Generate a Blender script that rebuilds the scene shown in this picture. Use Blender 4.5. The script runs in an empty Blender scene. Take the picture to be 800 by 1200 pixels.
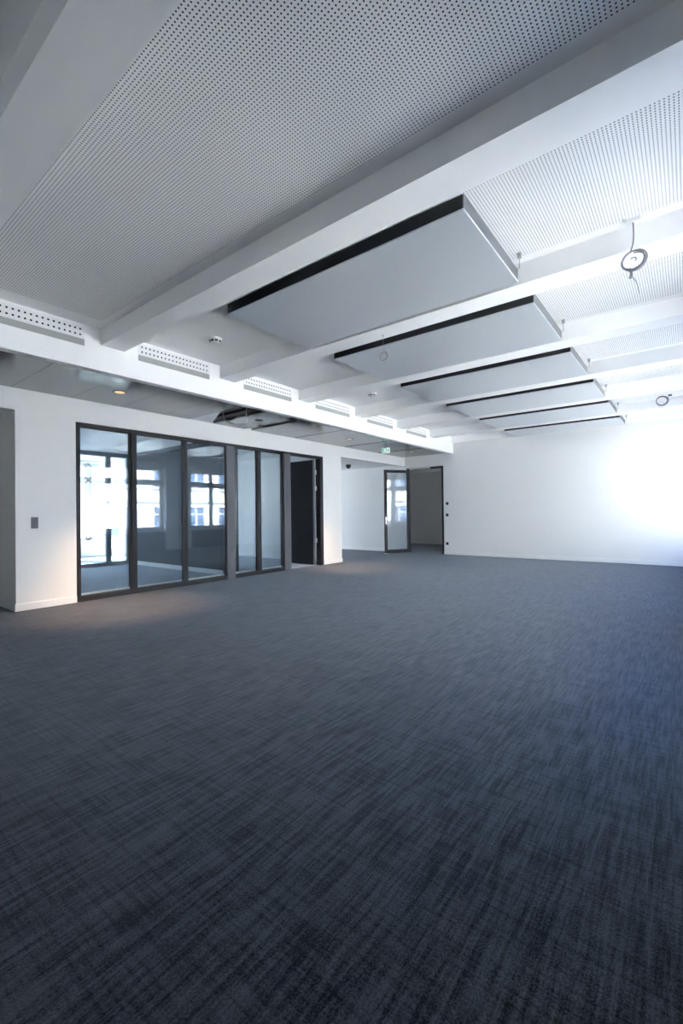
import bpy, bmesh, math, random
from mathutils import Vector, Matrix
random.seed(7)
S = bpy.context.scene
COL = S.collection

# ------------------------------------------------------------------ camera
cam_d = bpy.data.cameras.new('camera'); cam = bpy.data.objects.new('camera', cam_d); COL.objects.link(cam)
R_ = Vector((0.7896419, 0.61345988, -0.01151701)); U_ = Vector((0.01384281, 0.00095367, 0.99990373)); F_ = Vector((-0.61341181, 0.78972531, 0.00773895))
m = Matrix(((R_.x, U_.x, -F_.x, 0), (R_.y, U_.y, -F_.y, 0), (R_.z, U_.z, -F_.z, 1.3), (0, 0, 0, 1)))
cam.matrix_world = m
cam_d.sensor_fit = 'VERTICAL'; cam_d.sensor_height = 36; cam_d.lens = 521.858 / 1200 * 36
cam_d.shift_x = (400 - 401.0) / 1200; cam_d.shift_y = (597.2 - 600) / 1200
cam_d.clip_start = 0.05; cam_d.clip_end = 300
S.camera = cam

# ------------------------------------------------------------------ sky, sun, exposure
w = bpy.data.worlds.new('sky'); S.world = w; w.use_nodes = True
nt = w.node_tree; nt.nodes.clear()
wo = nt.nodes.new('ShaderNodeOutputWorld'); bg = nt.nodes.new('ShaderNodeBackground')
tc = nt.nodes.new('ShaderNodeTexCoord'); sx = nt.nodes.new('ShaderNodeSeparateXYZ'); rp = nt.nodes.new('ShaderNodeValToRGB')
nt.links.new(tc.outputs['Generated'], sx.inputs[0]); nt.links.new(sx.outputs['Z'], rp.inputs[0])
rp.color_ramp.elements[0].position = 0.0; rp.color_ramp.elements[0].color = (0.80, 0.89, 1.0, 1)
rp.color_ramp.elements[1].position = 0.8; rp.color_ramp.elements[1].color = (0.24, 0.46, 1.0, 1)
nt.links.new(rp.outputs[0], bg.inputs[0]); bg.inputs[1].default_value = 8.5
nt.links.new(bg.outputs[0], wo.inputs[0])
sun_d = bpy.data.lights.new('sun', 'SUN'); sun_d.energy = 66; sun_d.angle = math.radians(1.0); sun_d.color = (1.0, 0.95, 0.83)
sun = bpy.data.objects.new('sun', sun_d); COL.objects.link(sun)
sun.rotation_euler = Vector((0.62, 0.30, -0.72)).to_track_quat('-Z', 'Y').to_euler()
S.view_settings.view_transform = 'Standard'; S.view_settings.look = 'None'; S.view_settings.gamma = 1
S.view_settings.use_curve_mapping = False; S.view_settings.exposure = 1.2
S.cycles.use_denoising = True; S.cycles.max_bounces = 12; S.cycles.diffuse_bounces = 8; S.cycles.transparent_max_bounces = 16
S.cycles.glossy_bounces = 6; S.cycles.sample_clamp_indirect = 20
S.cycles.caustics_reflective = False; S.cycles.caustics_refractive = False

# ------------------------------------------------------------------ helpers
def mat(name, col, rough=0.5, metal=0.0, spec=0.5, emit=None, es=0.0, bump=0.0, bscale=200.0):
    M = bpy.data.materials.new(name); M.use_nodes = True; n = M.node_tree
    b = n.nodes['Principled BSDF']
    b.inputs['Base Color'].default_value = (*col, 1); b.inputs['Roughness'].default_value = rough
    b.inputs['Metallic'].default_value = metal; b.inputs['Specular IOR Level'].default_value = spec
    if emit: b.inputs['Emission Color'].default_value = (*emit, 1); b.inputs['Emission Strength'].default_value = es
    if bump:
        t = n.nodes.new('ShaderNodeTexNoise'); t.inputs['Scale'].default_value = bscale; t.inputs['Detail'].default_value = 3
        g = n.nodes.new('ShaderNodeTexCoord'); n.links.new(g.outputs['Object'], t.inputs['Vector'])
        u = n.nodes.new('ShaderNodeBump'); u.inputs['Strength'].default_value = bump; u.inputs['Distance'].default_value = 0.002
        n.links.new(t.outputs['Fac'], u.inputs['Height']); n.links.new(u.outputs['Normal'], b.inputs['Normal'])
    return M

def nmath(n, op, a, b=None, c=None):
    q = n.nodes.new('ShaderNodeMath'); q.operation = op
    for i, v in enumerate((a, b, c)):
        if v is None: continue
        if isinstance(v, (int, float)): q.inputs[i].default_value = v
        else: n.links.new(v, q.inputs[i])
    return q.outputs[0]

M = {}
M['wall'] = mat('white_wall_paint', (0.78, 0.78, 0.775), 0.6, bump=0.05, bscale=120)
M['dwall'] = mat('dark_grey_wall_paint', (0.045, 0.052, 0.062), 0.6)
M['ceil'] = mat('white_ceiling_paint', (0.90, 0.90, 0.895), 0.7)
M['trimw'] = mat('white_skirting_paint', (0.82, 0.82, 0.82), 0.35)
M['black'] = mat('matte_black', (0.010, 0.011, 0.014), 0.8)  # plain black on the long sides of the suspended panels
M['frame'] = mat('dark_grey_metal', (0.016, 0.0175, 0.022), 0.55, 0.0, 0.3)
M['frame_l'] = mat('mid_grey_metal', (0.085, 0.088, 0.10), 0.5, 0.0)
M['frame_i'] = mat('glare_lightened_metal', (0.36, 0.37, 0.39), 0.5)  # dark inner frames, coloured paler to stand in for reflections veiling them
M['door'] = mat('anthracite_door', (0.008, 0.009, 0.012), 0.6, spec=0.25)
M['steel'] = mat('satin_steel', (0.62, 0.62, 0.62), 0.3, 1.0)
M['soffit'] = mat('grey_metal_panel', (0.20, 0.21, 0.22), 0.2, 0.85)
M['tray'] = mat('satin_panel_face', (0.68, 0.71, 0.745), 0.38, 0.45)
M['tray_end'] = mat('grey_panel_edge', (0.15, 0.155, 0.165), 0.5, 0.3)
M['plenum'] = mat('bare_concrete', (0.17, 0.15, 0.13), 0.9, bump=0.4, bscale=40)
M['hole'] = mat('dark_hole', (0.01, 0.01, 0.012), 0.9)
M['slot'] = mat('grey_slot', (0.36, 0.37, 0.36), 0.6)
M['plastic'] = mat('white_plastic', (0.78, 0.78, 0.77), 0.35)
M['switch'] = mat('anthracite_plastic', (0.03, 0.032, 0.04), 0.35)
M['cable'] = mat('grey_cable', (0.21, 0.21, 0.225), 0.45)
M['cablew'] = mat('white_cable', (0.75, 0.75, 0.72), 0.4)
M['lamp'] = mat('warm_lamp', (0.3, 0.22, 0.14), 0.4, emit=(1.0, 0.64, 0.34), es=0.45)
M['green'] = mat('exit_green', (0.0, 0.36, 0.20), 0.4, emit=(0.0, 0.50, 0.26), es=0.25)
M['signw'] = mat('exit_white', (0.8, 0.85, 0.85), 0.4, emit=(0.85, 1.0, 0.97), es=0.22)
M['radiator'] = mat('white_radiator', (0.55, 0.57, 0.6), 0.4)
M['navy'] = mat('dark_sill_panel', (0.035, 0.05, 0.075), 0.5)
M['facade'] = mat('pale_render', (0.75, 0.75, 0.76), 0.8)
M['fglass'] = mat('facade_window_glass', (0.10, 0.14, 0.24), 0.15)
M['asphalt'] = mat('street_paving', (0.38, 0.375, 0.37), 0.9)
M['gasket'] = mat('black_gasket', (0.012, 0.013, 0.016), 0.6)

def glass(name, tint, ior, rough=0.0):
    g = bpy.data.materials.new(name); g.use_nodes = True; n = g.node_tree; n.nodes.clear()
    o = n.nodes.new('ShaderNodeOutputMaterial'); mx = n.nodes.new('ShaderNodeMixShader')
    t = n.nodes.new('ShaderNodeBsdfTransparent'); t.inputs[0].default_value = (*tint, 1)
    gl = n.nodes.new('ShaderNodeBsdfGlossy'); gl.inputs['Roughness'].default_value = rough; gl.inputs[0].default_value = (0.92, 0.97, 1, 1)
    f = n.nodes.new('ShaderNodeFresnel'); ge = n.nodes.new('ShaderNodeNewGeometry')
    n.links.new(nmath(n, 'MULTIPLY_ADD', ge.outputs['Backfacing'], 1 / ior - ior, ior), f.inputs[0])
    n.links.new(f.outputs[0], mx.inputs[0]); n.links.new(t.outputs[0], mx.inputs[1]); n.links.new(gl.outputs[0], mx.inputs[2]); n.links.new(mx.outputs[0], o.inputs[0])
    return g
M['pane'] = glass('partition_glass', (0.90, 0.925, 0.935), 1.40)
M['wpane'] = glass('window_glass', (0.95, 0.97, 0.97), 1.3)

def perf_mat():
    g = mat('perforated_plasterboard', (0.90, 0.90, 0.895), 0.7); n = g.node_tree; b = n.nodes['Principled BSDF']
    geo = n.nodes.new('ShaderNodeNewGeometry'); s = n.nodes.new('ShaderNodeSeparateXYZ'); n.links.new(geo.outputs['Position'], s.inputs[0])
    P = 0.0214
    def cell(o):
        d = nmath(n, 'DIVIDE', o, P); f = nmath(n, 'FRACT', d); c = nmath(n, 'SUBTRACT', f, 0.5); return nmath(n, 'MULTIPLY', c, c)
    r2 = nmath(n, 'ADD', cell(s.outputs['X']), cell(s.outputs['Y']))
    hole = nmath(n, 'LESS_THAN', r2, 0.215 ** 2)
    mx = n.nodes.new('ShaderNodeMix'); mx.data_type = 'RGBA'
    n.links.new(hole, mx.inputs['Factor']); mx.inputs['A'].default_value = (0.90, 0.90, 0.895, 1); mx.inputs['B'].default_value = (0.03, 0.03, 0.035, 1)
    n.links.new(mx.outputs['Result'], b.inputs['Base Color'])
    return g
M['perf'] = perf_mat()

def carpet(name, dark, light, sheen=0.25):
    g = mat(name, light, 0.8, spec=0.10); n = g.node_tree; b = n.nodes['Principled BSDF']
    geo = n.nodes.new('ShaderNodeNewGeometry')
    def noise(sc, detail=2.0, rough=0.55, off=0.0):
        mp = n.nodes.new('ShaderNodeMapping'); mp.inputs['Scale'].default_value = sc; mp.inputs['Location'].default_value = (off, off * .7, off); n.links.new(geo.outputs['Position'], mp.inputs[0])
        t = n.nodes.new('ShaderNodeTexNoise'); t.inputs['Scale'].default_value = 1.0; t.inputs['Detail'].default_value = detail; t.inputs['Roughness'].default_value = rough
        n.links.new(mp.outputs[0], t.inputs['Vector']); return t.outputs['Fac']
    def ramp(f, lo, hi):
        mr = n.nodes.new('ShaderNodeMapRange'); mr.interpolation_type = 'SMOOTHSTEP'
        mr.inputs['From Min'].default_value = lo; mr.inputs['From Max'].default_value = hi; n.links.new(f, mr.inputs['Value']); return mr.outputs[0]
    warp = ramp(noise((48, 3.6, 1), 3, .6), .36, .62)        # broad yarn streaks along the room
    warp2 = ramp(noise((95, 5.5, 1), 2, .6, 3.7), .36, .62)    # fine streaks along the room
    weft = ramp(noise((2.6, 50, 1), 3, .6, 8.1), .34, .60)     # streaks across
    patch = ramp(noise((14, 3.2, 1), 3, .6, 5.3), .36, .62)
    loop = ramp(noise((170, 115, 1), 1, .5), .36, .64)         # single loops of the pile
    v = nmath(n, 'MULTIPLY', warp, 0.30)
    v = nmath(n, 'MULTIPLY_ADD', warp2, 0.20, v); v = nmath(n, 'MULTIPLY_ADD', weft, 0.20, v); v = nmath(n, 'MULTIPLY_ADD', patch, 0.15, v); v = nmath(n, 'MULTIPLY_ADD', loop, 0.28, v)
    rp = n.nodes.new('ShaderNodeValToRGB'); n.links.new(v, rp.inputs[0])
    rp.color_ramp.elements[0].position = 0.30; rp.color_ramp.elements[1].position = 0.96
    rp.color_ramp.elements[0].color = (*dark, 1); rp.color_ramp.elements[1].color = (*light, 1)
    n.links.new(rp.outputs[0], b.inputs['Base Color'])
    bp = n.nodes.new('ShaderNodeBump'); bp.inputs['Strength'].default_value = 0.35; bp.inputs['Distance'].default_value = 0.002
    n.links.new(loop, bp.inputs['Height']); n.links.new(bp.outputs['Normal'], b.inputs['Normal'])
    b.inputs['Sheen Weight'].default_value = sheen; b.inputs['Sheen Roughness'].default_value = 0.55; b.inputs['Sheen Tint'].default_value = (0.75, 0.85, 1.0, 1)
    return g
M['carpet'] = carpet('dark_woven_carpet', (0.0015, 0.0016, 0.002), (0.060, 0.064, 0.073), 0.20)
M['carpet2'] = carpet('grey_woven_carpet', (0.17, 0.185, 0.20), (0.36, 0.38, 0.41))

def B(bm, x0, x1, y0, y1, z0, z1):
    a = bmesh.ops.create_cube(bm, size=1.0)['verts']
    bmesh.ops.scale(bm, vec=(abs(x1 - x0), abs(y1 - y0), abs(z1 - z0)), verts=a)
    bmesh.ops.translate(bm, vec=((x0 + x1) / 2, (y0 + y1) / 2, (z0 + z1) / 2), verts=a)
    return a
def boxes(*L):
    bm = bmesh.new()
    for l in L: B(bm, *l)
    return bm
def bev(bm, w=0.003, seg=2):
    bmesh.ops.bevel(bm, geom=[e for e in bm.edges], offset=w, segments=seg, affect='EDGES', clamp_overlap=True)
    return bm
def tube(bm, pts, r, n=8, closed=False):
    P = [Vector(p) for p in pts]; N = len(P); rings = []
    up = Vector((0.31, 0.23, 0.92))
    for i in range(N):
        a = P[(i - 1) % N] if (closed or i) else P[0]; c = P[(i + 1) % N] if (closed or i < N - 1) else P[-1]
        t = (c - a).normalized(); s = t.cross(up)
        if s.length < 1e-3: s = t.cross(Vector((1, 0, 0)))
        s.normalize(); q = s.cross(t)
        rings.append([bm.verts.new(P[i] + r * (math.cos(2 * math.pi * k / n) * s + math.sin(2 * math.pi * k / n) * q)) for k in range(n)])
    for i in range(N if closed else N - 1):
        A, C = rings[i], rings[(i + 1) % N]
        for k in range(n): bm.faces.new((A[k], A[(k + 1) % n], C[(k + 1) % n], C[k]))
    if not closed:
        bm.faces.new(rings[0]); bm.faces.new(rings[-1][::-1])
    return bm
def lathe(bm, prof, c, n=32):
    c = Vector(c); rings = []
    for r, z in prof:
        rings.append([bm.verts.new(c + Vector((max(r, 1e-4) * math.cos(2 * math.pi * k / n), max(r, 1e-4) * math.sin(2 * math.pi * k / n), z))) for k in range(n)])
    for A, C in zip(rings, rings[1:]):
        for k in range(n): bm.faces.new((A[k], A[(k + 1) % n], C[(k + 1) % n], C[k]))
    bm.faces.new(rings[0][::-1]); bm.faces.new(rings[-1])
    return bm
def poly(bm, pts, axis, d):
    # extruded outline: pts 3-D, extruded by vector d
    v = [bm.verts.new(p) for p in pts]; f = bm.faces.new(v)
    e = bmesh.ops.extrude_face_region(bm, geom=[f]); bmesh.ops.translate(bm, vec=d, verts=[q for q in e['geom'] if isinstance(q, bmesh.types.BMVert)])
    return bm
def world_loc(o):
    l = Vector(o.location)
    return l + world_loc(o.parent) if o.parent else l
def obj(name, bm, m, parent=None, smooth=False, loc=None):
    """bm is in world coordinates; the mesh origin goes to the parent's base, or to loc."""
    bmesh.ops.recalc_face_normals(bm, faces=bm.faces)
    me = bpy.data.meshes.new(name)
    base = world_loc(parent) if parent else Vector(loc or (0, 0, 0))
    bmesh.ops.translate(bm, vec=-base, verts=bm.verts)
    bm.to_mesh(me); bm.free()
    for mm in (m if isinstance(m, (list, tuple)) else [m]): me.materials.append(mm)
    if smooth:
        for p in me.polygons: p.use_smooth = True
        me.set_sharp_from_angle(angle=math.radians(35))
    o = bpy.data.objects.new(name, me); COL.objects.link(o)
    if parent: o.parent = parent
    else: o.location = base
    return o
def tag(o, label, cat, group=None):
    o['label'] = label; o['category'] = cat; o['kind'] = 'thing'
    if group: o['group'] = group
    return o
def thing(name, label, cat, loc, group=None):
    o = bpy.data.objects.new(name, None); COL.objects.link(o); o.location = loc; o.empty_display_size = 0.1
    return tag(o, label, cat, group)
def struct(name, bm, m, label=None):
    o = obj(name, bm, m); o['kind'] = 'structure'
    if label: o['label'] = label
    return o
def copy_tree(o, parent=None):
    c = o.copy(); COL.objects.link(c)
    if parent: c.parent = parent
    for ch in list(o.children): copy_tree(ch, c)
    return c

# ------------------------------------------------------------------ dimensions
XL, XB, YK, XW = -7.286, -5.609, 12.72, 0.63
ZL, ZB, ZC = 3.06, 3.373, 3.566
BEAM0, STEP, BW = 0.740, 1.738, 0.284
YN = -1.0          # wall behind the camera
YP = 2.62          # centre of the first window pier
WP = 3.476         # window spacing
XG = -12.0         # far glass wall of the meeting rooms
XR = -15.2         # rear facade
ZS = 3.95          # underside of the added slab that keeps the sun out

# ------------------------------------------------------------------ structure
struct('floor', boxes((-12.0, 1.1, 9.02, 17.2, -0.2, 0), (-7.40, 1.1, YN - .2, 9.02, -0.2, 0), (-12.0, -7.40, -1.2, 2.2, -0.2, 0)), M['carpet'])
struct('floor_meeting_rooms', boxes((XR - .4, XG, -1.2, 17.2, -0.2, -0.002), (XG, -7.40, 2.2, 9.02, -0.2, -0.002)), M['carpet2'])
struct('ceiling', boxes((XB - .12, 1.1, YN - .2, YK + .2, ZC, ZC + .12), (XL - .25, XB - .12, YN - .2, YK + .2, ZC, ZC + .12)), M['ceil'])
struct('sun_block_slab', boxes((XR - .5, 1.2, YN - .3, 17.3, ZS, ZS + .3)), M['plenum'])  # unseen slab, added so that no sun leaks in past the ceilings
# perforated fields between the beams
for k in range(-1, 7):
    y0 = BEAM0 + k * STEP + BW + .07; y1 = BEAM0 + (k + 1) * STEP - .10
    if k == -1: y0 = YN
    if k == 6: y1 = YK - .15
    x0 = -5.35 if k <= 0 else -2.7
    if k == -1: continue
    struct('ceiling_perforated_field', boxes((x0, 0.5, y0, y1, ZC - .003, ZC + .01)), M['perf'])
for k in range(0, 7):
    y = BEAM0 + k * STEP
    struct('ceiling_beam', boxes((XB - .05, XW + .05, y, y + BW, ZB, ZC + .05)), M['ceil'])
struct('ceiling_beam', boxes((XB - .05, XW + .05, YK - .09, YK + .05, ZB, ZC + .05)), M['ceil'])
struct('wall_bulkhead', boxes((XB - .12, XB, YN - .1, YK + .05, ZL, ZC + .05)), M['ceil'])

# left wall with its three openings
T = 0.204
struct('wall_left', boxes((XL - T, XL, YN - .2, 0.5, 0, ZS), (XL - T, XL, 0.5, 2.075, 2.776, ZS), (XL - T, XL, 2.075, 2.842, 0, ZS),
    (XL - T, XL, 2.842, 8.597, 2.73, ZS), (XL - T, XL, 8.597, 9.34, 0, ZS), (XL - T, XL, 9.34, YK + .1, 2.80, ZS)), M['wall'])
# back wall runs on behind the corridor opening
DX0, DX1, DZ = -7.215, -5.935, 2.722
struct('wall_back', boxes((XG, DX0, YK, YK + .2, 0, ZS), (DX0, DX1, YK, YK + .2, DZ, ZS), (DX1, XW + .5, YK, YK + .2, 0, ZS)), M['wall'])
struct('wall_near', boxes((XL - .3, XW + .5, YN - .2, YN, 0, ZS)), M['wall'])
# window wall: piers, sills, heads
wz0, wz1, ww = 0.74, 3.06, 2.40
piers = []; wins = []
edges = [YN - .2]
for k in range(0, 3):
    c = YP + WP / 2 + k * WP
    a, b = ((2.95, 5.25), (6.65, 9.05), (10.13, 12.30))[k]
    wins.append((a, b)); edges += [a, b]
wins.append((13.5, 15.3)); edges += [13.5, 15.3]; edges.append(16.65)  # unseen window, added to brighten the room beyond the back door
L = []
for i in range(0, len(edges), 2): L.append((XW, XW + .45, edges[i], edges[i + 1], -0.2, ZS))
for a, b in wins:
    L.append((XW + .22, XW + .45, a, b, -.2, wz0)); L.append((XW, XW + .45, a, b, wz1, ZS))
struct('wall_right', boxes(*L), M['wall'])
# meeting-room and corridor walls behind the left wall
struct('wall_corridor_reveal', boxes((XG, XL - T + .002, 2.075, 2.275, 0, ZS)), M['wall'])
struct('wall_corridor_near', boxes((XG, XL - T, 0.3, 0.5, 0, ZS), (XG - .2, XG, 0.3, 2.275, 0, ZS)), M['wall'])
struct('wall_between_meeting_rooms', boxes((XG, XL - T - .001, 5.97, 6.07, 0, ZS)), M['dwall'])
struct('wall_meeting_room_end', boxes((XG, XL - T + .002, 9.02, 9.34, 0, ZS)), M['wall'])
struct('ceiling_corridor', boxes((XG, XL - T, 9.34, YK, 2.84, 2.9), (XG, XL - T, 0.5, 2.075, 2.776, 2.84)), M['ceil'])
struct('ceiling_meeting_rooms', boxes((XG, XL - T, 2.275, 5.97, 2.95, 3.0), (XG, XL - T, 6.07, 9.02, 2.95, 3.0)), M['ceil'])
struct('ceiling_rear', boxes((XR, XG, -1.2, 17.2, 3.1, 3.15)), M['ceil'])
# room beyond the back door
struct('wall_far_room', boxes((-12, XW + .45, 16.45, 16.65, 0, ZS), (-12.2, -12, YK + .2, 16.65, 0, ZS)), M['wall'])
struct('ceiling_far_room', boxes((-12, XW + .2, YK + .2, 16.45, 2.93, 3.0)), M['ceil'])
# rear facade wall with window band
rw = [(1.6 + i * 3.3, 1.6 + i * 3.3 + 2.9) for i in range(3)]
L = []; e = [-1.2]
for a, b in rw: e += [a, b]
e.append(17.2)
for i in range(0, len(e), 2): L.append((XR - .4, XR, e[i], e[i + 1], -.2, ZS))
for a, b in rw: L += [(XR - .4, XR, a, b, -.2, 0.5), (XR - .4, XR, a, b, 3.02, ZS)]
struct('wall_rear', boxes(*L), M['wall'])
struct('wall_rear_ends', boxes((XR, XG, -1.4, -1.2, 0, ZS), (XR, XG - .2, 17.2, 17.4, 0, ZS), (XG - .2, XG, YK, 17.4, 0, ZS)), M['wall'])
struct('wall_rear_column', boxes((-14.55, -14.15, 6.95, 7.28, 0, 3.1)), M['wall'])

# skirting boards
sk = .014; sh = .10
def skirt(name, *L):
    bm = boxes(*L); bev(bm, .003, 1); struct(name, bm, M['trimw'])
skirt('baseboard_left', (XL, XL + sk, 2.075 - sk, 2.842, 0, sh), (XL, XL + sk, 8.597, 9.34 + sk, 0, sh))
skirt('baseboard_reveal', (XG, XL + sk, 2.075 - sk, 2.075, 0, sh))
skirt('baseboard_back', (DX1, XW, YK - sk, YK, 0, sh))
skirt('baseboard_corridor', (XG, DX0, YK - sk, YK, 0, sh), (XG, XL + sk, 9.34, 9.34 + sk, 0, sh))
skirt('baseboard_far_room', (-12, XW, 16.45 - sk, 16.45, 0, sh))
skirt('baseboard_meeting', (XG, XL - T, 5.97 - sk, 5.97, 0, sh), (XG, XL - T, 9.02 - sk, 9.02, 0, sh), (XG, XL - T, 6.07, 6.07 + sk, 0, sh))
skirt('baseboard_right', *[(XW - sk, XW, edges[i], edges[i + 1], 0, sh) for i in range(2, len(edges), 2)])

# ------------------------------------------------------------------ windows (structure with parts)
def window(n, x, y0, y1, z0, z1, inward, label, nm=1, trans=True):
    """x: plane of the frame; inward = +1/-1 direction of the room"""
    W = bpy.data.objects.new('window_%d' % n, None); COL.objects.link(W); W.location = (x, (y0 + y1) / 2, z0); W['kind'] = 'structure'; W['label'] = label
    f = .07; d = .045
    bm = boxes((x - d, x + d, y0, y0 + f, z0, z1), (x - d, x + d, y1 - f, y1, z0, z1), (x - d, x + d, y0, y1, z0, z0 + f), (x - d, x + d, y0, y1, z1 - f, z1))
    zt = z1 - .56
    if trans: B(bm, x - d, x + d, y0, y1, zt - .05, zt + .05)
    ys = [y0 + (y1 - y0) * (i + 1) / (nm + 1) for i in range(nm)]
    for y in ys: B(bm, x - d, x + d, y - .05, y + .05, z0, z1)
    obj('window_frame', bm, M['trimw'], W)
    bm = bmesh.new(); sa = bmesh.new(); hd = bmesh.new()
    cuts = [y0 + f] + [q for y in ys for q in (y - .05, y + .05)] + [y1 - f]
    for i in range(0, len(cuts), 2):
        a, b = cuts[i], cuts[i + 1]
        for (u, v) in (((z0 + f, zt - .05), (zt + .05, z1 - f)) if trans else ((z0 + f, z1 - f),)):
            s = .055
            for q in ((a, a + s, u, v), (b - s, b, u, v), (a, b, u, u + s), (a, b, v - s, v)): B(sa, x - .03 + inward * .03, x + .03 + inward * .03, *q)
            B(bm, x - .004, x + .004, a + s - .01, b - s + .01, u + s - .01, v - s + .01)
        zc = (z0 + zt) / 2
        B(hd, x + inward * .06, x + inward * .075, a + .02, a + .045, zc - .07, zc + .07)
        B(hd, x + inward * .075, x + inward * .11, a + .02, a + .04, zc + .03, zc + .05); B(hd, x + inward * .10, x + inward * .118, a + .02, a + .04, zc - .08, zc + .05)
    obj('sash', sa, M['trimw'], W); obj('window_pane', bm, M['wpane'], W); obj('window_handle', hd, M['steel'], W)
    bm = boxes((min(x, x + inward * .30), max(x, x + inward * .30), y0 - .0, y1 + .0, z0 - .03, z0)); obj('window_sill', bm, M['trimw'], W)
    bm = bmesh.new(); xo = x - inward * .22
    for z in (z0 + .10, z0 + .22, z0 + .34): tube(bm, [(xo, y0 - .05, z), (xo, y1 + .05, z)], .012)
    obj('window_railing', bm, M['frame_l'], W)
    return W
for i, (a, b) in enumerate(wins):
    window(i + 1, XW + .30, a, b, wz0, wz1, -1, ['white framed window nearest the camera', 'white framed window in the middle of the window wall', 'white framed window nearest the back wall', 'unseen white framed window added to light the room beyond the back door'][i])
for i, (a, b) in enumerate(rw):
    window(i + 5, XR - .2, a, b, 0.5, 3.02, 1, 'white framed rear window beyond the glass meeting rooms, number %s from the left' % ['one', 'two', 'three', 'four'][i])
# daylight portals guide sky sampling through the window openings
def portal(x, y0, y1, z0, z1, d):
    l = bpy.data.lights.new('window_portal', 'AREA'); l.shape = 'RECTANGLE'; l.size = z1 - z0; l.size_y = y1 - y0; l.cycles.is_portal = True
    o = bpy.data.objects.new('window_portal', l); COL.objects.link(o); o.location = (x, (y0 + y1) / 2, (z0 + z1) / 2)
    o.rotation_euler = (0, math.radians(90) * (1 if d < 0 else -1), 0)
for a, b in wins: portal(XW + .44, a, b, wz0, wz1, -1)
for a, b in rw: portal(XR - .39, a, b, .5, 3.02, 1)

# niche panels and radiators under the windows
for i, (a, b) in enumerate(wins):
    o = obj('trim_%d' % (i + 1), bev(boxes((XW + .02, XW + .219, a + .01, b - .01, 0.0, wz0 - .06)), .004, 1), M['navy']); o['kind'] = 'structure'; o['label'] = 'dark panel under window'

# ------------------------------------------------------------------ outside
def building(label, x, face, y0, y1, top=13.0, rows=6):
    t = thing('facade_building', label, 'building', (x, (y0 + y1) / 2, -9))
    xb = x - face * 6
    pitch_y, pitch_z = 2.9, 3.7
    n = int((y1 - y0) / pitch_y)
    bm = boxes((min(x, xb), max(x, xb), y0, y1, -9, top))
    obj('wall', bm, M['facade'], t)
    bm = bmesh.new()
    for r in range(rows):
        z = -8.6 + r * pitch_z
        B(bm, x, x + face * .18, y0, y1, z - .18, z + .12)
    obj('cornice', bm, M['facade'], t)
    bm = boxes((x, x + face * .5, y0 - .3, y1 + .3, top - .4, top + .1)); obj('roof_edge', bm, M['facade'], t)
    first = None; k = 0
    for r in range(rows):
        for c in range(n):
            if k >= 96: break
            yc = y0 + (c + .5) * pitch_y; zc = -8.6 + r * pitch_z + .9
            if first is None:
                yy, zz = yc, zc
                bm = boxes((x, x + face * .10, yc - .85, yc - .75, zc, zc + 2.3), (x, x + face * .10, yc + .75, yc + .85, zc, zc + 2.3), (x, x + face * .10, yc - .85, yc + .85, zc + 2.2, zc + 2.3),
                    (x, x + face * .16, yc - .95, yc + .95, zc - .08, zc), (x, x + face * .07, yc - .04, yc + .04, zc, zc + 2.3), (x, x + face * .07, yc - .8, yc + .8, zc + 1.6, zc + 1.68))
                first = obj('facade_window', bm, M['trimw'], t)
                g = obj('facade_pane', boxes((x, x + face * .03, yc - .78, yc + .78, zc, zc + 2.25)), M['fglass'], first)
            else:
                o = copy_tree(first, t); o.location = (0, yc - yy, zc - zz)
            k += 1
    return t
building('pale building across the street mirrored in the glass partition', 17.0, -1, -12, 34)
building('pale building beyond the glass meeting rooms, seen through the pane beside the light switch', -36.0, 1, -14, 30, 6.2, 4)
struct('ground', boxes((-60, 60, -60, 60, -9.4, -9)), M['asphalt'])

# ------------------------------------------------------------------ metal soffit strip along the left wall
ys = [(-1.0, 0.54), (0.54, 1.28), (1.28, 2.02), (2.02, 2.76), (2.76, 3.50), (3.50, 4.24), (4.24, 4.78), None, (5.30, 6.06), (6.26, 6.90), (6.90, 7.52), (7.55, 8.18), (8.18, 8.80), (8.80, 9.40), (9.48, 10.28), (10.28, 11.04), (11.12, 11.88), (11.88, 12.56)]
lab = ['grey metal soffit panel before the near corridor opening, partly behind the first beam', 'grey metal soffit panel outside the near corridor opening', 'grey metal soffit panel above the grey reveal of the near corridor opening',
       'grey metal soffit panel above the white wall beside the light switch', 'grey metal soffit panel holding the lit downlight near the glass partition', 'grey metal soffit panel directly after the lit downlight panel', 'grey metal soffit panel on the near side of the open ceiling bay', None,
       'grey metal soffit panel with an empty round cutout', 'grey metal soffit panel just after the black gap by the empty cutout', 'grey metal soffit panel before the thin black seam above the dark door', 'grey metal soffit panel after the thin black seam above the dark door',
       'grey metal soffit panel with a downlight above the white pier', 'grey metal soffit panel on the near side of the exit sign', 'grey metal soffit panel carrying the green exit sign', 'grey metal soffit panel just behind the exit sign',
       'grey metal soffit panel second from the back wall', 'grey metal soffit panel meeting the back wall']
zs0, zs1 = ZL + .012, ZL + .03
for i, q in enumerate(ys):
    if not q: continue
    a, b = q
    bm = boxes((XL + .012, XB - .125, a + .003, b - .003, zs0, zs1))
    t = thing('metal_ceiling_panel', lab[i], 'ceiling panel', ((XL + XB) / 2, (a + b) / 2, zs0), 'metal panels of the lowered ceiling strip')
    obj('panel_sheet', bm, M['soffit'], t)
    bm = boxes((XL + .012, XB - .125, a + .003, a + .006, zs1, zs1 + .03), (XL + .012, XB - .125, b - .006, b - .003, zs1, zs1 + .03)); obj('panel_flange', bm, M['soffit'], t)
    if i == 8:
        bm = lathe(bmesh.new(), [(.075, zs0 - .003), (.075, zs0 + .0), (.02, zs0 + .0)], (-6.38, 5.68, 0), 28); obj('cutout', bm, M['hole'], t)
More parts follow.
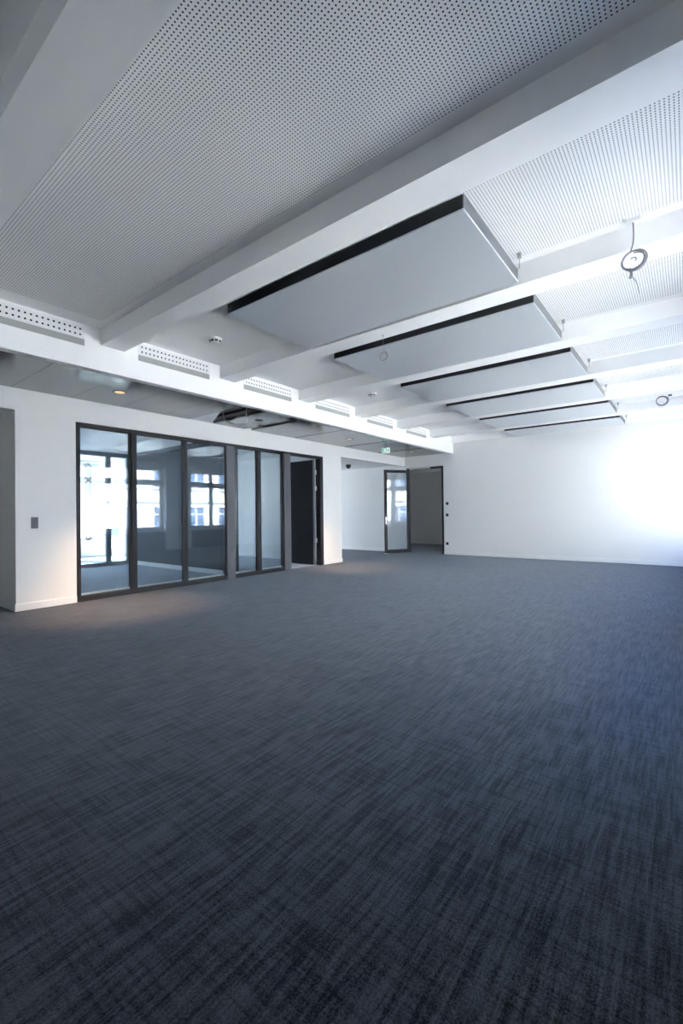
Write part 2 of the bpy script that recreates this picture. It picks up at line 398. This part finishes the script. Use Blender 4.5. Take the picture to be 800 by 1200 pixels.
# bare slab edge seen inside the open bay
struct('trim_9', boxes((XL, XB - .12, YN, YK, 3.50, 3.56)), M['plenum'])
bm = bmesh.new()
poly(bm, [(XL + .02, 4.785, ZL + .016), (XL + .02, 5.27, ZL + .016), (XL + .35, 5.12, ZL + .05), (XL + .84, 4.88, ZL + .07), (XL + .84, 4.785, ZL + .06)], 'z', (0, 0, .003))
tag(obj('hinged_ceiling_flap', bm, M['tray'], loc=(XL + .02, 5.0, ZL + .02)), 'small tilted metal flap hanging open in the ceiling bay', 'ceiling flap')
def carrier(y0, label, x0, x1):
    bm = boxes((x0, x1, y0, y0 + .035, ZL + .10, ZL + .14)); tag(obj('carrier_rail', bm, M['frame'], loc=(x0, y0, ZL + .1)), label, 'rail')
carrier(5.22, 'dark carrier rail inside the open ceiling bay', XL + .01, XB - .125)

def downlight(x, y, label, power):
    t = thing('downlight', label, 'downlight', (x, y, zs0), 'downlights in the metal ceiling strip')
    bm = lathe(bmesh.new(), [(.060, zs0 - .002), (.095, zs0 - .004), (.098, zs0 + .0), (.06, zs0 + .002)], (x, y, 0), 36); obj('trim_ring', bm, M['frame'], t, True)
    bm = lathe(bmesh.new(), [(.03, zs0 - .005), (.066, zs0 - .005), (.066, zs0 - .001), (.03, zs0 - .001)], (x, y, 0), 32); obj('lens', bm, M['lamp'], t, True)
    l = bpy.data.lights.new('downlight_beam', 'SPOT'); l.energy = power; l.color = (1.0, 0.62, 0.34); l.spot_size = math.radians(56); l.spot_blend = 1.0; l.shadow_soft_size = .05
    o = bpy.data.objects.new('downlight_beam', l); COL.objects.link(o); o.location = (0, 0, -.02); o.parent = t
downlight(-6.42, 3.09, 'lit warm downlight in the metal ceiling strip beside the near end of the glass partition', 520)
downlight(-6.38, 8.52, 'warm downlight in the metal ceiling strip beside the white pier', 420)
downlight(-6.35, 11.5, 'downlight in the metal ceiling strip behind the exit sign', 0)
# loose fittings hanging in the open bay
pts = [(-6.62, 5.04, 3.51), (-6.60, 5.02, 3.08), (-6.55, 5.03, 2.98), (-6.42, 5.06, 2.965), (-6.32, 5.08, 3.0), (-6.22, 5.10, 3.06), (-6.10, 5.10, 3.08), (-6.02, 5.06, 3.05), (-5.99, 5.05, 2.98), (-6.03, 5.12, 2.90), (-6.18, 5.08, 2.87), (-6.35, 5.03, 2.90), (-6.50, 5.0, 2.97), (-6.57, 5.0, 3.05)]
def smooth_pts(pts, it=2, closed=False):
    P = [Vector(p) for p in pts]
    for _ in range(it):
        Q = [] if closed else [P[0]]
        for a, b in (zip(P, P[1:] + P[:1]) if closed else zip(P, P[1:])): Q += [a * .75 + b * .25, a * .25 + b * .75]
        if not closed: Q.append(P[-1])
        P = Q
    return P
tag(obj('hanging_cable', tube(bmesh.new(), smooth_pts(pts), .006), M['cablew'], smooth=True, loc=pts[0]), 'white cable looping out of the open ceiling bay', 'cable')
pts = [(-5.80, 4.92, 3.51), (-5.82, 4.94, 3.15), (-5.86, 4.93, 3.05), (-5.86, 4.95, 2.95)]
tag(obj('hanging_cable', tube(bmesh.new(), smooth_pts(pts), .005), M['cablew'], smooth=True, loc=pts[0]), 'thin white cable end hanging in the open ceiling bay beside the loop', 'cable')
pts = [(-6.05, 6.10, 3.3), (-6.0, 6.12, 3.08), (-5.93, 6.16, 3.04), (-5.87, 6.13, 3.07), (-5.80, 6.17, 3.05), (-5.76, 6.12, 3.09), (-5.74, 6.15, 3.3)]
tag(obj('hanging_cable', tube(bmesh.new(), smooth_pts(pts), .006), M['cablew'], smooth=True, loc=pts[0]), 'short white cable curl in the black gap after the empty cutout', 'cable')
t = thing('loose_spotlight', 'small silver spotlight hanging loose in the black gap by the empty cutout', 'spotlight', (-6.83, 6.12, 3.04))
obj('lamp_body', lathe(bmesh.new(), [(.02, .10), (.035, .07), (.045, .0), (.05, -.02), (.042, -.02), (.03, .0)], (-6.83, 6.12, 3.06), 24), M['steel'], t, True)
obj('lamp_cable', tube(bmesh.new(), [(-6.83, 6.12, 3.16), (-6.83, 6.13, 3.3), (-6.80, 6.14, 3.5)], .005), M['cablew'], t)

# exit sign
ex, ey = -6.24, 9.92
t = thing('exit_sign', 'green and white illuminated emergency exit sign hanging from the metal ceiling strip', 'exit sign', (ex, ey, zs0))
w2, zb_, zt_ = .125, 2.855, 2.995
obj('sign_plate', bev(boxes((ex - w2, ex + w2, ey - .012, ey + .012, zb_, zt_)), .004, 1), M['signw'], t)
obj('pictogram_field', boxes((ex - w2 + .012, ex + .03, ey - .0135, ey - .0115, zb_ + .012, zt_ - .012)), M['green'], t)
bm = boxes((ex - .035, ex + .016, ey - .015, ey - .0132, zb_ + .022, zt_ - .025)); obj('door_mark', bm, M['signw'], t)
yq = ey - .0155
bm = bmesh.new()
def strip(bm, p, q, wd):
    p = Vector((p[0], 0, p[1])); q = Vector((q[0], 0, q[1])); d = (q - p).normalized(); s = Vector((-d.z, 0, d.x)) * wd / 2
    o = Vector((ex - .055, yq, zb_ + .07)); poly(bm, [o + p - s, o + q - s, o + q + s, o + p + s], 'y', (0, .0012, 0))
strip(bm, (.0, .02), (-.012, -.012), .018); strip(bm, (-.012, -.012), (.012, -.032), .010); strip(bm, (.012, -.032), (.002, -.05), .009); strip(bm, (-.012, -.012), (-.036, -.036), .010)
strip(bm, (.0, .018), (.024, .004), .008); strip(bm, (0, .018), (-.022, .008), .008)
c = Vector((ex - .050, yq, zb_ + .070 + .036))
poly(bm, [c + Vector((math.cos(a * math.pi / 6) * .011, 0, math.sin(a * math.pi / 6) * .011)) for a in range(12)], 'y', (0, .0012, 0))
obj('running_figure', bm, M['signw'], t)
bm = boxes((ex + .055, ex + .11, ey - .0135, ey - .0115, zb_ + .062, zb_ + .078))
poly(bm, [(ex + .040, ey - .0135, zb_ + .070), (ex + .075, ey - .0135, zb_ + .105), (ex + .075, ey - .0135, zb_ + .035)], 'y', (0, .002, 0))
obj('arrow', bm, M['green'], t)
obj('hanger', tube(tube(bmesh.new(), [(ex - .09, ey, zt_ - .002), (ex - .09, ey, zs0)], .004), [(ex + .09, ey, zt_ - .002), (ex + .09, ey, zs0)], .004), M['steel'], t)

# ------------------------------------------------------------------ fascia ventilation grilles
def grille(y0, y1):
    t = thing('ventilation_grille', '', 'ventilation grille', (XB, (y0 + y1) / 2, 3.30), 'perforated ventilation grilles along the bulkhead')
    x1 = XB + .006
    obj('grille_plate', bev(boxes((XB - .01, x1, y0, y1, 3.388, 3.535)), .002, 1), M['trimw'], t)
    obj('air_slot', boxes((XB - .01, XB + .004, y0, y1, 3.312, 3.386)), M['slot'], t)
    n = 19; st = (y1 - y0 - .04) / n
    bm = bmesh.new()
    for r in (3.432, 3.496):
        for i in range(n):
            c = Vector((x1 + .0008, y0 + .02 + (i + .5) * st, r))
            bm.faces.new([bm.verts.new(c + Vector((0, math.cos(a * math.pi / 6) * .0115, math.sin(a * math.pi / 6) * .0115))) for a in range(12)])
    obj('vent_hole', bm, M['hole'], t)['kind'] = 'stuff'
    return t
g0 = None
gl = ['white perforated ventilation grille above the near corridor opening', 'white perforated ventilation grille between the first full beam and the second',
      'white perforated ventilation grille third along the bulkhead, above the dark door', 'white perforated ventilation grille fourth along the bulkhead', 'white perforated ventilation grille fifth along the bulkhead', 'white perforated ventilation grille meeting the back wall corner']
bays = [0, 1, 2, 3, 4, 5]
for i, k in enumerate(bays):
    y0 = BEAM0 + k * STEP + BW + .18
    if g0 is None: g0 = grille(y0, y0 + 1.085); t = g0
    else: t = copy_tree(g0); t.location.y += STEP * (k - bays[0])
    t['label'] = gl[i]

# ------------------------------------------------------------------ suspended ceiling panels
PX0, PX1, PZ, PT = -3.70, -1.172, 3.345, .108
def sail(y0, y1):
    t = thing('suspended_ceiling_panel', '', 'ceiling panel', ((PX0 + PX1) / 2, (y0 + y1) / 2, PZ), 'suspended metal ceiling panels between the beams')
    obj('panel_face', bev(boxes((PX0, PX1, y0, y1, PZ, PZ + .012)), .002, 1), M['tray'], t)
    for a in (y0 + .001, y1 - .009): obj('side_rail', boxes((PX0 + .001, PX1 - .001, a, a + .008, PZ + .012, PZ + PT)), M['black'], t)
    for a in (PX0 + .0005, PX1 - .0085): obj('end_rail', boxes((a, a + .008, y0 + .0005, y1 - .0005, PZ + .012, PZ + PT)), M['tray_end'], t)
    obj('panel_backing', boxes((PX0 + .01, PX1 - .01, y0 + .01, y1 - .01, PZ + PT - .02, PZ + PT - .005)), M['tray_end'], t)
    for a in (PX0 + .3, PX1 - .3):
        for b in (y0 + .2, y1 - .2): obj('suspension_rod', tube(bmesh.new(), [(a, b, PZ + PT - .01), (a, b, ZC + .002)], .003), M['steel'], t)
    bm = boxes((PX1 + .015, PX1 + .045, y1 - .075, y1 - .045, ZC - .045, ZC + .001)); tube(bm, [(PX1 + .03, y1 - .06, ZC - .03), (PX1 + .03, y1 - .06, PZ + PT - .02), (PX1 - .004, y1 - .06, PZ + PT - .02)], .004)
    obj('edge_hook', bm, M['slot'], t)
    return t
P0Y, PW = 2.884, 1.2215
p0 = sail(P0Y, P0Y + PW)
pl = ['largest looking grey suspended ceiling panel, beside the first smoke detector', 'suspended ceiling panel behind the thin hanging wire ring', 'suspended ceiling panel next after the one behind the wire ring', 'suspended ceiling panel third from the back wall', 'suspended ceiling panel second from the back wall', 'narrow suspended ceiling panel along the back wall']
p0['label'] = pl[0]
for k in range(1, 5):
    t = copy_tree(p0); t.location.y += STEP * k; t['label'] = pl[k]
t = sail(P0Y + 5 * STEP, YK - .095); t['label'] = pl[5]

# ------------------------------------------------------------------ smoke detectors
def detector(x, y, label):
    t = thing('smoke_detector', label, 'smoke detector', (x, y, ZC), 'smoke detectors on the ceiling')
    obj('base_plate', lathe(bmesh.new(), [(.055, 0.0), (.088, 0), (.088, -.02), (.055, -.022)], (x, y, ZC + .001), 32), M['plastic'], t, True)
    obj('sensor_dome', lathe(bmesh.new(), [(.076, -.02), (.074, -.03), (.06, -.048), (.045, -.058), (.001, -.06)], (x, y, ZC), 32), M['plastic'], t, True)
    bm = bmesh.new()
    for i in range(8):
        a0 = math.radians(i * 45 + 7); a1 = math.radians(i * 45 + 38)
        pt = lambda a, r, z: (x + r * math.cos(a), y + r * math.sin(a), ZC + z)
        n = 4
        lo = [bm.verts.new(pt(a0 + (a1 - a0) * j / n, .0765, -.030)) for j in range(n + 1)]; hi = [bm.verts.new(pt(a0 + (a1 - a0) * j / n, .0625, -.049)) for j in range(n + 1)]
        for j in range(n): bm.faces.new((lo[j], lo[j + 1], hi[j + 1], hi[j]))
    obj('sensor_slot', bm, M['hole'], t)
detector(-4.786, 3.53, 'white smoke detector on the ceiling beside the largest suspended panel')
detector(-4.71, 7.03, 'small white smoke detector beside the third suspended panel')

# ------------------------------------------------------------------ cable coils
def ring_pts(c, r, turns, seed, wob=.006, tilt=0.0):
    rnd = random.Random(seed); c = Vector(c); P = []
    n = 26 * turns; ph = [rnd.uniform(0, 6.28) for _ in range(4)]
    for i in range(n + 1):
        a = math.pi / 2 + 2 * math.pi * i / 26; s = i / n
        rr = r * (1 + .06 * math.sin(s * 9 + ph[0])) ; q = Vector((rr * math.cos(a) * 1.02, wob * math.sin(2 * a + ph[1]) + (s - .5) * .02 + tilt * math.sin(a), rr * math.sin(a) * .98))
        P.append(c + q + Vector((wob * math.sin(s * 7 + ph[2]), 0, wob * math.cos(s * 5 + ph[3]))))
    return P
cx, cy = -.309, 4.12
t = thing('cable_coil', 'grey cable coil hanging from a white box on the perforated ceiling', 'cable coil', (cx, cy, ZC))
obj('junction_box', bev(boxes((cx - .05, cx + .055, cy - .025, cy + .04, ZC - .035, ZC + .001)), .003, 1), M['plastic'], t)
obj('cable_drop', tube(bmesh.new(), smooth_pts([(cx, cy, ZC - .03), (cx + .004, cy - .01, 3.45), (cx + .0, cy - .01, 3.36), (cx - .02, cy - .012, 3.305)]), .0052), M['cable'], t, True)
obj('coiled_cable', tube(bmesh.new(), ring_pts((cx, cy - .01, 3.23), .076, 4, 3), .0055), M['cable'], t, True)
obj('connector', tube(bmesh.new(), smooth_pts([(cx - .03, cy - .02, 3.17), (cx - .015, cy - .02, 3.145), (cx - .012, cy - .02, 3.115), (cx - .026, cy - .02, 3.095)]), .010), M['cable'], t, True)
obj('wire_end', tube(bmesh.new(), smooth_pts([(cx - .015, cy - .02, 3.12), (cx + .015, cy - .02, 3.06), (cx + .025, cy - .02, 3.02), (cx + .034, cy - .02, 2.96)]), .003), M['cable'], t, True)
obj('cable_clip', tube(bmesh.new(), smooth_pts([(cx - .02, cy - .02, 3.245), (cx + .01, cy - .02, 3.252), (cx + .02, cy - .02, 3.235), (cx + .012, cy - .02, 3.22)]), .004), M['frame_l'], t, True)
cx, cy = -.385, 10.9
t = thing('cable_coil', 'small dark cable coil under the ceiling near the back wall', 'cable coil', (cx, cy, ZC))
obj('junction_box', bev(boxes((cx + .10, cx + .16, cy - .02, cy + .02, ZC - .03, ZC + .001)), .003, 1), M['frame_l'], t)
obj('cable_drop', tube(bmesh.new(), smooth_pts([(cx + .12, cy, ZC - .02), (cx + .09, cy, ZC - .05), (cx + .05, cy, ZC - .035), (cx + .02, cy - .01, 3.54)]), .006), M['cable'], t, True)
obj('coiled_cable', tube(bmesh.new(), ring_pts((cx, cy - .03, 3.455), .092, 4, 5, .005), .0075), M['cable'], t, True)
obj('wire_loop', tube(bmesh.new(), ring_pts((cx - .01, cy - .035, 3.375), .055, 1, 8, .002)[:-1], .003, closed=True), M['slot'], t, True)
cx, cy = -2.779, 4.376
t = thing('hanging_wire_ring', 'thin wire ring hanging from a hook in front of the second suspended panel', 'wire ring', (cx, cy, ZB))
obj('hook', tube(bmesh.new(), smooth_pts([(cx, cy, ZB + .002), (cx, cy, ZB - .02), (cx + .015, cy, ZB - .028), (cx + .018, cy, ZB - .015)]), .004), M['slot'], t, True)
obj('wire', tube(bmesh.new(), [(cx + .008, cy, ZB - .02), (cx + .010, cy, 3.165)], .0022), M['slot'], t, True)
obj('ring', tube(bmesh.new(), ring_pts((cx + .01, cy, 3.115), .048, 2, 2, .002), .0028), M['slot'], t, True)

# ------------------------------------------------------------------ glass partition in the left wall
GX = XL - .07; fd0, fd1 = XL - .14, XL - .004
gp = bpy.data.objects.new('glass_partition', None); COL.objects.link(gp); gp.location = (GX, 5.15, 0)
tag(gp, 'dark framed floor to ceiling glass partition of five panes in the left wall', 'glass partition')
ZT = 2.728
bm = boxes((fd0, fd1, 2.843, 2.895, 0, ZT), (fd0, fd1, 2.843, 7.44, ZT - .055, ZT), (fd0, fd1 + .002, 2.843, 7.44, 0, .075))
obj('outer_frame', bev(bm, .003, 1), M['frame'], gp)
obj('mullion', bev(boxes((fd0, fd1, 3.70, 3.775, .075, ZT - .055)), .003, 1), M['frame'], gp)
obj('mullion', bev(boxes((fd0 + .03, fd1 - .02, 4.672, 4.735, .075, ZT - .055)), .003, 1), M['frame'], gp)
obj('mullion', bev(boxes((fd0, fd1 + .004, 5.62, 5.825, .0, ZT - .05)), .003, 1), M['frame_l'], gp)
obj('mullion', bev(boxes((fd0 + .03, fd1 - .02, 6.45, 6.535, .075, ZT - .055)), .003, 1), M['frame'], gp)
obj('mullion', bev(boxes((fd0, fd1 + .004, 7.225, 7.44, .0, ZT - .05)), .003, 1), M['frame_l'], gp)
cells = [(2.895, 3.70), (3.775, 4.672), (4.735, 5.62), (5.825, 6.45), (6.535, 7.225)]
for a, b in cells:
    z0, z1 = .075, ZT - .055
    bm = boxes((GX - .030, GX - .022, a - .004, b + .004, z0 - .004, z1 + .004), (GX + .022, GX + .030, a - .004, b + .004, z0 - .004, z1 + .004)); p = obj('glass_pane', bm, M['pane'], gp)
    bm = bmesh.new()
    for q in ((a, a + .022, z0, z1), (b - .022, b, z0, z1), (a, b, z1 - .022, z1), (a, b, z0, z0 + .014)): B(bm, GX + .0305, GX + .040, *q)
    obj('gasket', bm, M['gasket'], p)
    obj('glazing_sill', boxes((GX - .06, GX - .031, a, b, z0, z0 + .03)), M['trimw'], p)

# inner glass walls on the far side of the meeting rooms
def inner_wall(y0, y1, posts, label):
    t = bpy.data.objects.new('glass_partition', None); COL.objects.link(t); t.location = (XG, (y0 + y1) / 2, 0); tag(t, label, 'glass partition')
    zt = 2.949
    bm = boxes((XG - .05, XG + .05, y0, y1, zt - .11, zt), (XG - .05, XG + .05, y0, y1, 0, .09), (XG - .05, XG + .05, y0, y0 + .05, 0, zt), (XG - .05, XG + .05, y1 - .05, y1, 0, zt))
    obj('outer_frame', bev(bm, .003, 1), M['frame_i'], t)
    ed = [y0 + .05]
    for p in posts:
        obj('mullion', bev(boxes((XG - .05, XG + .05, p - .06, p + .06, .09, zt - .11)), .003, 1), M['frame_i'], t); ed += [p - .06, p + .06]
    ed.append(y1 - .05)
    for i in range(0, len(ed), 2): obj('glass_pane', boxes((XG - .006, XG + .006, ed[i] - .004, ed[i + 1] + .004, .086, zt - .106)), M['pane'], t)
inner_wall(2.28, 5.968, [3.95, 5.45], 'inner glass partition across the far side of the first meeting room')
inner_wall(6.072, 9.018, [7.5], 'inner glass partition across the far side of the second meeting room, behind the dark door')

# door of the second meeting room, standing open
dr = bpy.data.objects.new('door_1', None); COL.objects.link(dr); dr.location = (GX, 8.0, 0); dr['kind'] = 'structure'; dr['label'] = 'dark door standing open beside the glass partition'
ZD = 2.67
bm = boxes((fd0, fd1 + .01, 8.475, 8.596, 0, ZT), (fd0, fd1 + .01, 7.441, 8.596, ZD, ZT)); obj('door_frame', bev(bm, .004, 1), M['frame'], dr)
obj('door_leaf', bev(boxes((-8.46, -7.44, 8.375, 8.44, .012, 2.645)), .004, 1), M['door'], dr)
obj('door_edge', boxes((-7.4395, -7.432, 8.378, 8.437, .014, 2.642)), M['frame_l'], dr)
for z in (.62, 1.93, 2.33):
    bm = tube(bmesh.new(), [(-7.395, 8.455, z - .055), (-7.395, 8.455, z + .055)], .015, 12); B(bm, -7.425, -7.40, 8.42, 8.47, z - .05, z + .05); obj('hinge', bm, M['steel'], dr, True)
bm = boxes((-8.36, -8.33, 8.372, 8.375, .98, 1.16)); tube(bm, [(-8.345, 8.374, 1.08), (-8.345, 8.32, 1.08), (-8.22, 8.315, 1.08)], .01); obj('door_handle', bm, M['steel'], dr, True)

# glazed door in the back wall, standing open into the room
d2 = bpy.data.objects.new('door_2', None); COL.objects.link(d2); d2.location = (DX0, YK, 0); d2['kind'] = 'structure'; d2['label'] = 'glazed door with dark frame standing open at the back wall'
bm = boxes((DX0, DX0 + .06, YK - .012, YK + .12, 0, DZ), (DX1 - .06, DX1, YK - .012, YK + .12, 0, DZ), (DX0, DX1, YK - .012, YK + .12, DZ - .06, DZ)); obj('door_frame', bev(bm, .003, 1), M['frame'], d2)
HX, HY = DX0 + .10, YK - .035; ang = math.atan2(-.8406, -.5417); LW = .88; LZ = 2.655
def rotz(bm):
    bmesh.ops.rotate(bm, cent=(0, 0, 0), matrix=Matrix.Rotation(ang, 3, 'Z'), verts=bm.verts); bmesh.ops.translate(bm, vec=(HX, HY, 0), verts=bm.verts); return bm
s = .085
lf = obj('door_leaf', rotz(bev(boxes((0, s, -.03, .03, .012, LZ), (LW - s, LW, -.03, .03, .012, LZ), (0, LW, -.03, .03, .012, .012 + .11), (0, LW, -.03, .03, LZ - s, LZ)), .003, 1)), M['frame'], d2)
obj('door_pane', rotz(boxes((s - .01, LW - s + .01, -.006, .006, .11, LZ - s + .01))), M['pane'], d2)
for sd in (1, -1):
    bm = boxes((LW - .055, LW - .025, min(sd * .03, sd * .036), max(sd * .03, sd * .036), .93, 1.16))
    tube(bm, [(LW - .04, sd * .03, 1.08), (LW - .04, sd * .085, 1.08), (LW - .17, sd * .09, 1.08)], .010); obj('door_handle', rotz(bm), M['steel'], d2, True)
bm = boxes((LW - .10, LW + .02, -.05, .05, 0.0, .011)); obj('floor_stop', rotz(bm), M['steel'], d2)
obj('door_closer', bev(boxes((DX0 + .12, DX0 + .85, YK - .055, YK - .012, DZ - .058, DZ - .012)), .004, 1), M['steel'], d2)

# ------------------------------------------------------------------ switches and sockets
def wall_plate(axis, p, w, h, gangs, label, cat, name, socket=False):
    x, y, z = p
    t = thing(name, label, cat, p)
    if axis == 'x': bx = lambda a0, a1, b0, b1, d0, d1: boxes((x + d0, x + d1, y + a0, y + a1, z + b0, z + b1))
    else: bx = lambda a0, a1, b0, b1, d0, d1: boxes((x + a0, x + a1, y - d1, y - d0, z + b0, z + b1))
    obj('cover_frame', bev(bx(-w / 2, w / 2, -h / 2, h / 2, -.001, .009), .003, 2), M['switch'], t)
    g = h / gangs
    for i in range(gangs):
        zc = -h / 2 + g * (i + .5)
        if socket: obj('socket_insert', bev(bx(-.022, .022, zc - .022, zc + .022, .008, .0105), .002, 1), M['gasket'], t)
        else: obj('rocker', bev(bx(-.028, .028, zc - .028, zc + .028, .008, .013), .003, 1), M['switch'], t)
wall_plate('x', (XL, 2.30, 1.212), .086, .160, 2, 'dark double light switch on the white wall between corridor opening and glass partition', 'light switch', 'light_switch')
wall_plate('y', (-5.82, YK, 1.556), .086, .086, 1, 'dark square wall control on the back wall, topmost of the three beside the door', 'wall control', 'wall_control')
wall_plate('y', (-5.825, YK, 1.205), .086, .086, 1, 'dark square light switch on the back wall, middle of the three beside the door', 'light switch', 'light_switch')
wall_plate('y', (-5.832, YK, .332), .086, .086, 1, 'dark socket on the back wall just above the skirting beside the door', 'socket', 'power_socket', True)

# dark dome in the corridor ceiling
t = thing('dome_sensor', 'small dark round dome under the ceiling of the corridor opening', 'dome sensor', (-8.55, 11.35, 2.84))
obj('dome_base', lathe(bmesh.new(), [(.06, 0), (.085, 0), (.085, -.02), (.06, -.02)], (-8.55, 11.35, 2.841), 28), M['frame'], t, True)
obj('dome', lathe(bmesh.new(), [(.075, -.015), (.078, -.05), (.07, -.085), (.045, -.115), (.001, -.13)], (-8.55, 11.35, 2.84), 28), M['gasket'], t, True)
